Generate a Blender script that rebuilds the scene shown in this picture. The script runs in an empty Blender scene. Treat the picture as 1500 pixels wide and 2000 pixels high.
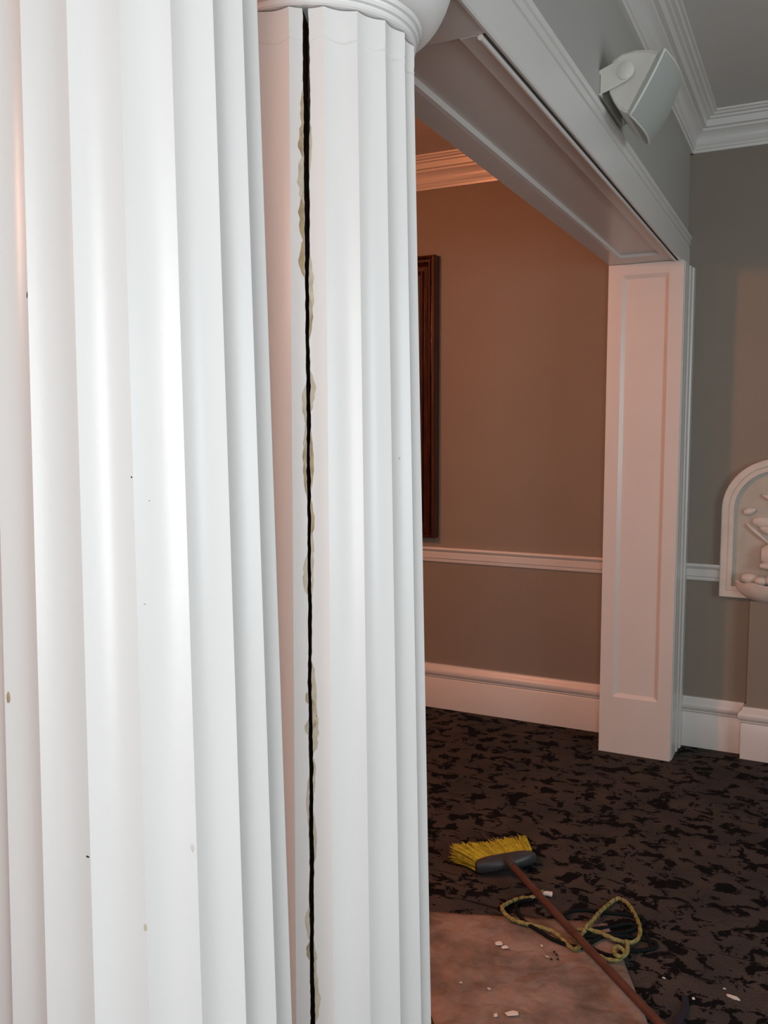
import bpy, math, random
from mathutils import Vector, Matrix, noise

rnd = random.Random(7)
S = bpy.context.scene
COL = S.collection
PI = math.pi

# ------------------------------------------------------------------ camera
F_PX = 1697.6
YAW, PITCH, ROLL = -0.4643, -0.0951, -0.0027
cy_, sy_ = math.cos(YAW), math.sin(YAW)
cp_, sp_ = math.cos(PITCH), math.sin(PITCH)
fwd = Vector((sy_ * cp_, cy_ * cp_, sp_))
rgt = Vector((cy_, -sy_, 0))
upv = rgt.cross(fwd)
r2 = rgt * math.cos(ROLL) + upv * math.sin(ROLL)
u2 = upv * math.cos(ROLL) - rgt * math.sin(ROLL)
cam_d = bpy.data.cameras.new('camera')
cam = bpy.data.objects.new('camera', cam_d)
COL.objects.link(cam)
cam_d.sensor_fit = 'HORIZONTAL'
cam_d.sensor_width = 36.0
cam_d.lens = F_PX / 1500.0 * 36.0
cam_d.clip_start = 0.02
M = Matrix((r2, u2, -fwd)).transposed().to_4x4()
M.translation = Vector((0, 0, 1.6))
cam.matrix_world = M
S.camera = cam

# ------------------------------------------------------------------ world, added window lights, exposure
S.view_settings.view_transform = 'Standard'
S.view_settings.look = 'None'
S.view_settings.gamma = 1.0
S.view_settings.use_curve_mapping = False
S.view_settings.exposure = 0.0

W = bpy.data.worlds.new('world'); S.world = W; W.use_nodes = True
bg = W.node_tree.nodes['Background']
bg.inputs[0].default_value = (0.80, 0.90, 1.0, 1)
bg.inputs[1].default_value = 1.0

ADDED_WIN = dict(x0=-0.13, x1=0.72, z0=1.00, z1=2.25, y=-0.85)     # added window behind the camera, its light stands in for the phone flash
FLASH_KEY = bpy.data.lights.new('flash_stand_in', 'AREA')
FLASH_KEY.shape = 'RECTANGLE'; FLASH_KEY.size = ADDED_WIN['x1'] - ADDED_WIN['x0']; FLASH_KEY.size_y = ADDED_WIN['z1'] - ADDED_WIN['z0']
FLASH_KEY.energy = 36.5; FLASH_KEY.color = (0.96, 0.985, 1.0)
flash_key = bpy.data.objects.new('flash_stand_in', FLASH_KEY); COL.objects.link(flash_key)
flash_key.location = ((ADDED_WIN['x0'] + ADDED_WIN['x1']) / 2, ADDED_WIN['y'] - 0.10, (ADDED_WIN['z0'] + ADDED_WIN['z1']) / 2)
flash_key.rotation_euler = (PI / 2, 0, 0)                          # faces +y, into the room
ADDED_WIN2 = dict(y0=1.10, y1=2.70, z0=0.90, z1=2.40, x=2.60)      # unseen window added in the right wall to brighten ceiling and header wall
SIDE_FILL = bpy.data.lights.new('added_side_fill', 'AREA')
SIDE_FILL.shape = 'RECTANGLE'; SIDE_FILL.size = ADDED_WIN2['y1'] - ADDED_WIN2['y0']; SIDE_FILL.size_y = ADDED_WIN2['z1'] - ADDED_WIN2['z0']
SIDE_FILL.energy = 33.0; SIDE_FILL.color = (0.93, 0.98, 1.0)
side_fill = bpy.data.objects.new('added_side_fill', SIDE_FILL); COL.objects.link(side_fill)
side_fill.location = (ADDED_WIN2['x'] + 0.10, (ADDED_WIN2['y0'] + ADDED_WIN2['y1']) / 2, (ADDED_WIN2['z0'] + ADDED_WIN2['z1']) / 2)
side_fill.rotation_euler = (PI / 2, 0, PI / 2)                    # faces -x, into the room
LAMP2_POWER = 13.0
LAMP_POWER = 245.0       # emission of the pendant globe in the next room
DOME_POWER = 2.0        # emission of the ceiling light

# ------------------------------------------------------------------ materials
def nt(name):
    m = bpy.data.materials.new(name); m.use_nodes = True
    n = m.node_tree.nodes; b = n['Principled BSDF']
    return m, n, m.node_tree.links, b

def mat(name, col, rough=0.5, spec=0.5, var=0.0, vscale=8.0, bump=0.0, bscale=120.0, metal=0.0, coat=0.0):
    m, n, l, b = nt(name)
    b.inputs['Base Color'].default_value = (*col, 1)
    b.inputs['Roughness'].default_value = rough
    b.inputs['Specular IOR Level'].default_value = spec
    b.inputs['Metallic'].default_value = metal
    b.inputs['Coat Weight'].default_value = coat
    tc = n.new('ShaderNodeTexCoord')
    if var:
        t = n.new('ShaderNodeTexNoise'); t.inputs['Scale'].default_value = vscale; t.inputs['Detail'].default_value = 4
        r = n.new('ShaderNodeValToRGB')
        r.color_ramp.elements[0].position = 0.3; r.color_ramp.elements[1].position = 0.7
        r.color_ramp.elements[0].color = (*[c * (1 - var) for c in col], 1)
        r.color_ramp.elements[1].color = (*[min(1, c * (1 + var)) for c in col], 1)
        l.new(tc.outputs['Object'], t.inputs['Vector']); l.new(t.outputs['Fac'], r.inputs['Fac']); l.new(r.outputs['Color'], b.inputs['Base Color'])
    if bump:
        t2 = n.new('ShaderNodeTexNoise'); t2.inputs['Scale'].default_value = bscale; t2.inputs['Detail'].default_value = 3
        bp = n.new('ShaderNodeBump'); bp.inputs['Strength'].default_value = bump; bp.inputs['Distance'].default_value = 0.002
        l.new(tc.outputs['Object'], t2.inputs['Vector']); l.new(t2.outputs['Fac'], bp.inputs['Height']); l.new(bp.outputs['Normal'], b.inputs['Normal'])
    return m

MAT = {}
MAT['column'] = mat('column_gloss_paint', (0.80, 0.80, 0.79), 0.36, 0.5, var=0.012, vscale=5, bump=0.12, bscale=60)
MAT['trim'] = mat('white_trim_paint', (0.645, 0.64, 0.62), 0.28, 0.5, var=0.015, vscale=6, bump=0.08, bscale=80)
MAT['wall'] = mat('taupe_wall_paint', (0.245, 0.217, 0.177), 0.62, 0.35, var=0.03, vscale=3, bump=0.15, bscale=200)
MAT['upper'] = mat('pale_grey_paint', (0.37, 0.37, 0.35), 0.6, 0.35, var=0.02, vscale=3, bump=0.12, bscale=200)
MAT['ceil'] = mat('ceiling_paint', (0.60, 0.59, 0.56), 0.8, 0.2, var=0.02, bump=0.1, bscale=150)
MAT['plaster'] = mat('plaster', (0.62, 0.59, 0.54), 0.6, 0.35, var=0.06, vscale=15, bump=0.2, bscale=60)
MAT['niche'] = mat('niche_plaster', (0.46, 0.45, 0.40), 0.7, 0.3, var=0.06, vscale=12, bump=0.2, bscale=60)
MAT['putty'] = mat('bare_putty', (0.42, 0.33, 0.20), 0.8, 0.2, var=0.25, vscale=60)
MAT['putty_pale'] = mat('pale_putty', (0.56, 0.51, 0.40), 0.75, 0.2, var=0.15, vscale=60)
MAT['crackwood'] = mat('crack_wood', (0.075, 0.048, 0.028), 0.9, 0.1, var=0.5, vscale=40)
MAT['blackmark'] = mat('dark_mark', (0.02, 0.02, 0.02), 0.7)
MAT['speaker'] = mat('speaker_plastic', (0.66, 0.65, 0.60), 0.5, 0.4, bump=0.1, bscale=300)
MAT['grille'] = mat('speaker_grille', (0.36, 0.39, 0.37), 0.6, 0.3, bump=0.3, bscale=700)
MAT['bristle_dark'] = mat('bristle_core', (0.22, 0.21, 0.02), 0.8, 0.2)
MAT['bristle'] = mat('yellow_bristle', (0.46, 0.45, 0.045), 0.6, 0.3, var=0.25, vscale=60)
MAT['block'] = mat('grey_plastic_block', (0.040, 0.042, 0.047), 0.4, 0.5, var=0.2, vscale=30)
MAT['handle'] = mat('red_brown_handle', (0.085, 0.038, 0.028), 0.45, 0.4, var=0.2, vscale=25)
MAT['cord'] = mat('black_cord', (0.004, 0.007, 0.008), 0.75, 0.15)
MAT['tape'] = mat('white_tape', (0.62, 0.60, 0.57), 0.5)
MAT['chip'] = mat('paint_flake', (0.66, 0.63, 0.58), 0.7)
MAT['crumb'] = mat('dark_crumb', (0.02, 0.012, 0.01), 0.8)
MAT['blue'] = mat('navy_strap', (0.005, 0.008, 0.024), 0.6)
MAT['canvas'] = mat('dark_painting', (0.018, 0.010, 0.007), 0.35, 0.5, var=0.7, vscale=3)
MAT['brass'] = mat('brass', (0.6, 0.42, 0.18), 0.3, metal=1.0)

def frame_mat():
    m, n, l, b = nt('mahogany_frame')
    b.inputs['Roughness'].default_value = 0.22
    b.inputs['Specular IOR Level'].default_value = 0.6
    tc = n.new('ShaderNodeTexCoord'); mp = n.new('ShaderNodeMapping'); mp.inputs['Scale'].default_value = (30, 30, 3)
    t = n.new('ShaderNodeTexNoise'); t.inputs['Scale'].default_value = 2.0; t.inputs['Detail'].default_value = 5
    r = n.new('ShaderNodeValToRGB')
    r.color_ramp.elements[0].position = 0.35; r.color_ramp.elements[0].color = (0.025, 0.006, 0.003, 1)
    r.color_ramp.elements[1].position = 0.75; r.color_ramp.elements[1].color = (0.085, 0.022, 0.008, 1)
    l.new(tc.outputs['Object'], mp.inputs['Vector']); l.new(mp.outputs['Vector'], t.inputs['Vector'])
    l.new(t.outputs['Fac'], r.inputs['Fac']); l.new(r.outputs['Color'], b.inputs['Base Color'])
    return m
MAT['frame'] = frame_mat()

def carpet_mat():
    m, n, l, b = nt('patterned_carpet')
    b.inputs['Roughness'].default_value = 0.95; b.inputs['Specular IOR Level'].default_value = 0.08
    tc = n.new('ShaderNodeTexCoord')
    def noise_(scale, det, rot=0.0, sx=1.0, sy=1.0, rough=0.5, dist=0.0, off=0.0):
        mp = n.new('ShaderNodeMapping'); mp.inputs['Rotation'].default_value = (0, 0, rot); mp.inputs['Scale'].default_value = (sx, sy, 1)
        mp.inputs['Location'].default_value = (off, off * 0.7, 0)
        t = n.new('ShaderNodeTexNoise'); t.inputs['Scale'].default_value = scale; t.inputs['Detail'].default_value = det
        t.inputs['Roughness'].default_value = rough; t.inputs['Distortion'].default_value = dist
        l.new(tc.outputs['Object'], mp.inputs['Vector']); l.new(mp.outputs['Vector'], t.inputs['Vector'])
        return t.outputs['Fac']
    def ramp(fac, p0, p1, c0, c1):
        r = n.new('ShaderNodeValToRGB')
        r.color_ramp.elements[0].position = p0; r.color_ramp.elements[0].color = c0
        r.color_ramp.elements[1].position = p1; r.color_ramp.elements[1].color = c1
        l.new(fac, r.inputs['Fac']); return r.outputs['Color']
    def mix(fac, a, c, mode='MIX'):
        x = n.new('ShaderNodeMix'); x.data_type = 'RGBA'; x.blend_type = mode
        if isinstance(fac, float): x.inputs[0].default_value = fac
        else: l.new(fac, x.inputs[0])
        l.new(a, x.inputs[6]); l.new(c, x.inputs[7]); return x.outputs[2]
    BK, WH = (0, 0, 0, 1), (1, 1, 1, 1)
    ground = ramp(noise_(5.0, 3, 0.5), 0.35, 0.68, (0.042, 0.041, 0.040, 1), (0.068, 0.057, 0.052, 1))
    ochre = ramp(noise_(7.0, 2, off=9), 0.55, 0.75, BK, (0.35, 0.35, 0.35, 1))
    oc = n.new('ShaderNodeRGB'); oc.outputs[0].default_value = (0.060, 0.054, 0.036, 1)
    ground = mix(ochre, ground, oc.outputs[0])
    blot = ramp(noise_(13.5, 4.0, -0.25, 0.92, 1.12, 0.68, 0.5), 0.528, 0.545, BK, WH)
    lines = ramp(noise_(9.0, 3, -0.464, 0.22, 3.4, 0.55, 0.25, off=4), 0.665, 0.675, BK, (0.8, 0.8, 0.8, 1))
    dark = n.new('ShaderNodeRGB'); dark.outputs[0].default_value = (0.0055, 0.0060, 0.0072, 1)
    c = mix(lines, ground, dark.outputs[0]); c = mix(blot, c, dark.outputs[0])
    weave = ramp(noise_(420, 2, -0.464, 1.0, 0.45), 0.3, 0.7, (0.55, 0.55, 0.55, 1), (1.45, 1.45, 1.45, 1))
    c = mix(1.0, c, weave, 'MULTIPLY')
    l.new(c, b.inputs['Base Color'])
    bp = n.new('ShaderNodeBump'); bp.inputs['Strength'].default_value = 0.5; bp.inputs['Distance'].default_value = 0.004
    l.new(noise_(350, 2, off=2), bp.inputs['Height']); l.new(bp.outputs['Normal'], b.inputs['Normal'])
    return m
MAT['carpet'] = carpet_mat()

def paper_mat():
    m, n, l, b = nt('kraft_paper')
    b.inputs['Roughness'].default_value = 0.7; b.inputs['Specular IOR Level'].default_value = 0.3
    tc = n.new('ShaderNodeTexCoord')
    t = n.new('ShaderNodeTexNoise'); t.inputs['Scale'].default_value = 7; t.inputs['Detail'].default_value = 5; t.inputs['Roughness'].default_value = 0.62
    r = n.new('ShaderNodeValToRGB')
    r.color_ramp.elements[0].position = 0.33; r.color_ramp.elements[0].color = (0.125, 0.098, 0.078, 1)
    r.color_ramp.elements[1].position = 0.60; r.color_ramp.elements[1].color = (0.275, 0.205, 0.172, 1)
    l.new(tc.outputs['Object'], t.inputs['Vector']); l.new(t.outputs['Fac'], r.inputs['Fac'])
    l.new(r.outputs['Color'], b.inputs['Base Color'])
    v = n.new('ShaderNodeTexVoronoi'); v.inputs['Scale'].default_value = 11; v.feature = 'DISTANCE_TO_EDGE'
    t3 = n.new('ShaderNodeTexNoise'); t3.inputs['Scale'].default_value = 5; t3.inputs['Detail'].default_value = 4
    mx = n.new('ShaderNodeVectorMath'); mx.operation = 'MULTIPLY_ADD'; mx.inputs[1].default_value = (.25, .25, .25)
    l.new(tc.outputs['Object'], t3.inputs['Vector']); l.new(t3.outputs['Color'], mx.inputs[0]); l.new(tc.outputs['Object'], mx.inputs[2]); l.new(mx.outputs[0], v.inputs['Vector'])
    bp = n.new('ShaderNodeBump'); bp.inputs['Strength'].default_value = 0.55; bp.inputs['Distance'].default_value = 0.02
    l.new(v.outputs['Distance'], bp.inputs['Height']); l.new(bp.outputs['Normal'], b.inputs['Normal'])
    return m
MAT['paper'] = paper_mat()

def rope_mat():
    m, n, l, b = nt('braided_rope')
    b.inputs['Roughness'].default_value = 0.7
    a = n.new('ShaderNodeVertexColor'); a.layer_name = 'braid'
    l.new(a.outputs['Color'], b.inputs['Base Color'])
    return m
MAT['rope'] = rope_mat()

def emit(name, col, power):
    m, n, l, b = nt(name)
    b.inputs['Base Color'].default_value = (0.9, 0.9, 0.9, 1)
    b.inputs['Emission Color'].default_value = (*col, 1); b.inputs['Emission Strength'].default_value = power
    return m
MAT['globe'] = emit('warm_globe', (1.0, 0.30, 0.12), LAMP_POWER)
MAT['globe2'] = emit('soft_warm_globe', (1.0, 0.58, 0.42), LAMP2_POWER)
MAT['dome'] = emit('ceiling_dome', (1.0, 0.93, 0.85), DOME_POWER)

def glass_mat():
    m, n, l, b = nt('window_glass')
    b.inputs['Base Color'].default_value = (1, 1, 1, 1); b.inputs['Roughness'].default_value = 0.0
    b.inputs['Transmission Weight'].default_value = 1.0; b.inputs['IOR'].default_value = 1.02
    return m
MAT['glass'] = glass_mat()

# ------------------------------------------------------------------ mesh helpers
class MB:
    """collects vertices and faces, builds ONE mesh object"""
    def __init__(s): s.v = []; s.f = []; s.mi = []
    def vert(s, p): s.v.append(tuple(p)); return len(s.v) - 1
    def face(s, idx, mi=0): s.f.append(tuple(idx)); s.mi.append(mi)
    def box(s, x0, x1, y0, y1, z0, z1, mi=0):
        i = len(s.v)
        for z in (z0, z1):
            for (x, y) in ((x0, y0), (x1, y0), (x1, y1), (x0, y1)): s.v.append((x, y, z))
        for q in ((3, 2, 1, 0), (4, 5, 6, 7), (0, 1, 5, 4), (1, 2, 6, 5), (2, 3, 7, 6), (3, 0, 4, 7)): s.face([i + k for k in q], mi)
        return s
    def loft(s, rings, closed=True, cap=True, mi=0):
        """rings: list of lists of points (same length)"""
        n = len(rings[0]); base = len(s.v)
        for r in rings: s.v.extend(tuple(p) for p in r)
        for a in range(len(rings) - 1):
            for k in range(n if closed else n - 1):
                k2 = (k + 1) % n
                s.face((base + a * n + k, base + a * n + k2, base + (a + 1) * n + k2, base + (a + 1) * n + k), mi)
        if cap and closed:
            s.face([base + k for k in reversed(range(n))], mi)
            s.face([base + (len(rings) - 1) * n + k for k in range(n)], mi)
        return s
    def extrude(s, prof, fn, t0, t1):
        """prof: list of 2-D points, fn(a, b, t) -> xyz"""
        return s.loft([[fn(a, b, t0) for a, b in prof], [fn(a, b, t1) for a, b in prof]])
    def lathe(s, prof, cx, cy, n=64):
        rings = []
        for r, z in prof:
            rings.append([(cx + r * math.cos(2 * PI * k / n), cy + r * math.sin(2 * PI * k / n), z) for k in range(n)])
        return s.loft(rings)
    def tube(s, pts, rad, n=10):
        """pts: list of Vectors; rad: number or list"""
        P = [Vector(p) for p in pts]; rings = []
        up = Vector((0, 0, 1))
        for i, p in enumerate(P):
            t = (P[min(i + 1, len(P) - 1)] - P[max(i - 1, 0)]).normalized()
            u = up if abs(t.dot(up)) < 0.95 else Vector((1, 0, 0))
            a = t.cross(u).normalized(); b = a.cross(t).normalized()
            r = rad[i] if isinstance(rad, (list, tuple)) else rad
            rings.append([p + (a * math.cos(2 * PI * k / n) + b * math.sin(2 * PI * k / n)) * r for k in range(n)])
        return s.loft(rings)
    def build(s, name, material, parent=None, smooth=None, bevel=0.0, seg=2):
        me = bpy.data.meshes.new(name)
        me.from_pydata(s.v, [], s.f)
        for m in (material if isinstance(material, (list, tuple)) else [material]): me.materials.append(MAT[m])
        me.polygons.foreach_set('material_index', s.mi)
        import bmesh
        bm = bmesh.new(); bm.from_mesh(me); bmesh.ops.recalc_face_normals(bm, faces=bm.faces[:]); bm.to_mesh(me); bm.free()
        if smooth is not None:
            me.polygons.foreach_set('use_smooth', [True] * len(me.polygons))
            me.set_sharp_from_angle(angle=math.radians(smooth))
        me.update()
        o = bpy.data.objects.new(name, me); COL.objects.link(o)
        if bevel:
            bv = o.modifiers.new('bevel', 'BEVEL'); bv.width = bevel; bv.segments = seg; bv.limit_method = 'ANGLE'
        if parent is not None:
            o.parent = parent
            o.matrix_parent_inverse = Matrix.Translation(-Vector(parent.location)) if parent.type == 'EMPTY' else Matrix()
        return o

def empty(name, loc=(0, 0, 0)):
    o = bpy.data.objects.new(name, None); COL.objects.link(o); o.location = loc; o.empty_display_size = 0.05
    return o
def tag(o, label=None, cat=None, group=None, kind=None):
    if label: o['label'] = label
    if cat: o['category'] = cat
    if group: o['group'] = group
    if kind: o['kind'] = kind
    return o
def smooth_path(pts, per=8):
    """Catmull-Rom through points"""
    P = [Vector(p) for p in pts]; out = []
    for i in range(len(P) - 1):
        p0, p1, p2, p3 = P[max(i - 1, 0)], P[i], P[i + 1], P[min(i + 2, len(P) - 1)]
        for k in range(per):
            t = k / per
            out.append(0.5 * ((2 * p1) + (p2 - p0) * t + (2 * p0 - 5 * p1 + 4 * p2 - p3) * t * t + (3 * p1 - p0 - 3 * p2 + p3) * t ** 3))
    out.append(P[-1]); return out

# ------------------------------------------------------------------ the place: main dimensions (metres)
YW = 4.516                     # far wall
XR, XL = -0.6025, -0.9283      # faces of the header
XW = -0.612                    # wall above the header, near side
ZH, ZF, ZC = 2.367, 2.527, 3.06
YJ = 4.2416                    # face of the panelled pilaster
PX0, PX1 = -0.930, -0.588      # pilaster
X_E, X_W, Y_B = 2.6, -4.6, -0.85

def struct(o, label=None): return tag(o, label, None, None, 'structure')

struct(MB().box(X_W - .1, X_E + .1, Y_B - .1, YW + .1, -0.10, 0).build('floor', 'carpet'))
struct(MB().box(X_W - .1, X_E + .1, Y_B - .1, YW + .1, ZC, ZC + 0.10).build('ceiling', 'ceil'))
struct(MB().box(X_W - .1, X_E + .1, YW, YW + 0.10, 0, ZC).build('wall_far', 'wall'))
rw = MB()
rw.box(X_E, X_E + .1, Y_B - .1, ADDED_WIN2['y0'], 0, ZC).box(X_E, X_E + .1, ADDED_WIN2['y1'], YW, 0, ZC)
rw.box(X_E, X_E + .1, ADDED_WIN2['y0'], ADDED_WIN2['y1'], 0, ADDED_WIN2['z0']).box(X_E, X_E + .1, ADDED_WIN2['y0'], ADDED_WIN2['y1'], ADDED_WIN2['z1'], ZC)
struct(rw.build('wall_right', 'wall'))
struct(MB().box(X_W - .1, X_W, Y_B - .1, YW, 0, ZC).build('wall_left', 'wall'))
bw = MB()
bw.box(X_W, ADDED_WIN['x0'], Y_B - .1, Y_B, 0, ZC).box(ADDED_WIN['x1'], X_E, Y_B - .1, Y_B, 0, ZC)
bw.box(ADDED_WIN['x0'], ADDED_WIN['x1'], Y_B - .1, Y_B, 0, ADDED_WIN['z0']).box(ADDED_WIN['x0'], ADDED_WIN['x1'], Y_B - .1, Y_B, ADDED_WIN['z1'], ZC)
struct(bw.build('wall_back', 'wall'))
# added window around the flash stand-in: casing, sill, glazing bars
w1 = empty('added_window_1', ((ADDED_WIN['x0'] + ADDED_WIN['x1']) / 2, Y_B, ADDED_WIN['z0'])); struct(w1)
a, b_, c, d = ADDED_WIN['x0'], ADDED_WIN['x1'], ADDED_WIN['z0'], ADDED_WIN['z1']
MB().box(a - .09, a, Y_B, Y_B + .02, c - .02, d + .09).box(b_, b_ + .09, Y_B, Y_B + .02, c - .02, d + .09).box(a, b_, Y_B, Y_B + .02, d, d + .09).build('window_frame', 'trim', w1, bevel=.003)
MB().box(a - .1, b_ + .1, Y_B, Y_B + .06, c - .04, c).build('window_sill', 'trim', w1, bevel=.004)
MB().box(a, b_, Y_B - .130, Y_B - .124, c, d).build('pane', 'glass', w1)
MB().box((a + b_) / 2 - .015, (a + b_) / 2 + .015, Y_B - .15, Y_B - .132, c, d).build('glazing_bar', 'trim', w1)
w2 = empty('added_window_2', (X_E, (ADDED_WIN2['y0'] + ADDED_WIN2['y1']) / 2, ADDED_WIN2['z0'])); struct(w2)  # added window that houses the side fill light
a, b_, c, d = ADDED_WIN2['y0'], ADDED_WIN2['y1'], ADDED_WIN2['z0'], ADDED_WIN2['z1']
MB().box(X_E - .02, X_E, a - .09, a, c - .02, d + .09).box(X_E - .02, X_E, b_, b_ + .09, c - .02, d + .09).box(X_E - .02, X_E, a, b_, d, d + .09).build('window_frame', 'trim', w2, bevel=.003)
MB().box(X_E - .06, X_E, a - .1, b_ + .1, c - .04, c).build('window_sill', 'trim', w2, bevel=.004)
MB().box(X_E + .124, X_E + .130, a, b_, c, d).build('pane', 'glass', w2)
MB().box(X_E + .132, X_E + .15, (a + b_) / 2 - .015, (a + b_) / 2 + .015, c, d).build('glazing_bar', 'trim', w2)
# the dividing wall over the opening and its pier beyond the columns
struct(MB().box(XL + .012, XW, Y_B, YW, ZH + .03, ZC).box(XL + .012, XW, Y_B, -0.35, 0, ZH + .03).build('wall_divider', 'upper'))

# crown, chair rail and skirting profiles (out from the wall, height)
CROWN = [(0, 2.905), (.014, 2.905), (.017, 2.917), (.022, 2.919), (.025, 2.932), (.029, 2.936), (.029, 2.950), (.033, 2.966), (.043, 2.981), (.060, 2.989),
         (.062, 2.999), (.078, 3.001), (.084, 3.028), (.096, 3.031), (.098, 3.039), (.112, 3.042), (.116, 3.050), (.126, 3.052), (.128, ZC), (0, ZC)]
RAIL = [(0, .850), (.010, .850), (.013, .860), (.013, .868), (.020, .872), (.022, .902), (.016, .907), (.028, .914), (.034, .924), (.028, .934), (0, .934)]
BASE = [(0, 0), (.018, 0), (.018, .172), (.014, .178), (.021, .184), (.021, .192), (.030, .200), (.034, .216), (.029, .232), (.016, .243), (.012, .257), (0, .257)]
farw = lambda a, b, t: (t, YW - a, b)
hdrw = lambda a, b, t: (XW + a, t, b)
hdrl = lambda a, b, t: (XL + .012 - a, t, b)
rightw = lambda a, b, t: (X_E - a, t, b)
leftw = lambda a, b, t: (X_W + a, t, b)
backw = lambda a, b, t: (t, Y_B + a, b)
PLX0, PLX1 = -0.416, 0.084      # arched plaque
PIER0, PIER1 = -0.272, -0.060   # low pier below it
def run(prof, fn, t0, t1, name): return struct(MB().extrude(prof, fn, t0, t1).build(name, 'trim', smooth=35))
run(CROWN, farw, XW, X_E, 'trim_1'); run(CROWN, hdrw, Y_B, YW, 'trim_2')
run(CROWN, farw, X_W, XL + .012, 'trim_3'); run(CROWN, hdrl, Y_B, YW, 'trim_4')
run(CROWN, rightw, Y_B, YW, 'trim_5'); run(CROWN, leftw, Y_B, YW, 'trim_6')
run(RAIL, farw, X_W, PX0, 'trim_7'); run(RAIL, farw, PX1, PLX0, 'trim_8'); run(RAIL, farw, PLX1, X_E, 'trim_9')
run(RAIL, leftw, Y_B, YW, 'trim_10'); run(RAIL, rightw, ADDED_WIN2['y1'] + .09, YW, 'trim_11')
run(BASE, farw, X_W, PX0, 'baseboard_far_left'); run(BASE, farw, PX1, PIER0, 'baseboard_far_right'); run(BASE, farw, PIER1, X_E, 'baseboard_far_end')
run(BASE, leftw, Y_B, YW, 'baseboard_left'); run(BASE, rightw, Y_B, YW, 'baseboard_right')

# low pier under the plaque with its own skirting
PY = 4.452
pier = empty('trim_12', ((PIER0 + PIER1) / 2, YW, 0)); struct(pier)
MB().box(PIER0, PIER1, PY, YW, 0, .775).build('pier_body', 'wall', pier, bevel=.003)
bp_ = [(a_, z_) for a_, z_ in BASE]
mb = MB(); rings = []
for (sx, oy) in ((0, 1), (1, 1)): pass
def pier_ring(px, sgn, y):   # mitred skirting on three sides
    return [(px + sgn * a_, y if y == YW else PY - a_, z_) for a_, z_ in bp_]
mb.loft([pier_ring(PIER0, -1, YW), pier_ring(PIER0, -1, PY), pier_ring(PIER1, 1, PY), pier_ring(PIER1, 1, YW)])
mb.build('pier_skirting', 'trim', pier, smooth=35)

# ------------------------------------------------------------------ the header beam of the opening
hd = empty('trim_13', ((XL + XR) / 2, 2.0, ZH)); struct(hd, 'white panelled header beam running from the columns to the pilaster')
# near-side fascia: flat board, groove, upper band
FAS = [(XW, ZH - .004), (XR - .004, ZH - .004), (XR, ZH), (XR, 2.470), (XR - .004, 2.472), (XR - .004, 2.478), (XR + .002, 2.480), (XR + .002, 2.500),
       (XR - .002, 2.502), (XR + .006, 2.506), (XR + .008, 2.520), (XR + .004, ZF), (XW, ZF)]
MB().extrude(FAS, lambda a, b, t: (a, t, b), Y_B, YW).build('fascia', 'trim', hd)
FASL = [(XL + .03, ZH + .005), (XL + .001, ZH + .005), (XL, 2.47), (XL - .006, 2.475), (XL - .006, ZF), (XL + .03, ZF)]
MB().extrude(FASL, lambda a, b, t: (a, t, b), Y_B, YW).build('fascia', 'trim', hd)
RX0, RX1, RY0, RY1 = -0.855, -0.672, 1.680, 4.085      # sunk soffit panel
SR = -0.634                                             # right edge of soffit frame, leaving a shadow gap to the fascia
MB().box(XL + .001, XW - .0005, Y_B, RY0 - .002, ZH + .001, ZH + .04).build('soffit_block', 'trim', hd, bevel=.0015)
MB().box(XL + .001, RX0, RY0, YJ, ZH + .001, ZH + .04).build('soffit_stile', 'trim', hd, bevel=.0015)
MB().box(RX1, SR, RY0, YJ, ZH + .001, ZH + .04).build('soffit_stile', 'trim', hd, bevel=.0015)
MB().box(RX0, RX1, RY1, YJ, ZH + .001, ZH + .04).build('soffit_rail', 'trim', hd, bevel=.0015)
MB().box(RX0 - .002, RX1 + .002, RY0 - .001, RY1 + .002, ZH + .014, ZH + .04).build('soffit_panel', 'trim', hd)
bead = [(0, 0), (.010, .001), (.012, .006), (.016, .015), (0, .015)]
MB().extrude(bead, lambda a, b, t: (RX0 + a, t, ZH + .001 + b), RY0, RY1).build('panel_bead', 'trim', hd, smooth=35)
MB().tube([(SR + .0068, RY0, ZH - .003), (SR + .0068, YJ, ZH - .003)], .0062, 10).build('edge_bead', 'trim', hd, smooth=60)

# ------------------------------------------------------------------ the panelled pilaster at the far end
pil = empty('trim_14', ((PX0 + PX1) / 2, YW, 0)); struct(pil, 'white panelled pilaster standing against the far wall')
QX0, QX1, QZ0, QZ1 = -0.866, -0.652, .284, 2.316
dp = .013
mb = MB()
mb.box(PX0, PX1, YJ + dp + .002, YW, 0, ZH)
mb.build('pilaster_core', 'trim', pil)
mb = MB()
def q(ax0, ax1, az0, az1, y): return [mb.vert((ax0, y, az0)), mb.vert((ax1, y, az0)), mb.vert((ax1, y, az1)), mb.vert((ax0, y, az1))]
o_ = q(PX0, PX1, 0, ZH, YJ); i_ = q(QX0, QX1, QZ0, QZ1, YJ); m1 = q(QX0 + .006, QX1 - .006, QZ0 + .006, QZ1 - .006, YJ + .004)
m2 = q(QX0 + .018, QX1 - .018, QZ0 + .018, QZ1 - .018, YJ + dp); bk = q(PX0, PX1, 0, ZH, YJ + dp + .002)
for A, B in ((o_, i_), (i_, m1), (m1, m2), (bk, o_)):
    for k in range(4): mb.face((A[k], A[(k + 1) % 4], B[(k + 1) % 4], B[k]))
mb.face(m2)
mb.build('panel_face', 'trim', pil, bevel=.001)
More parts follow.
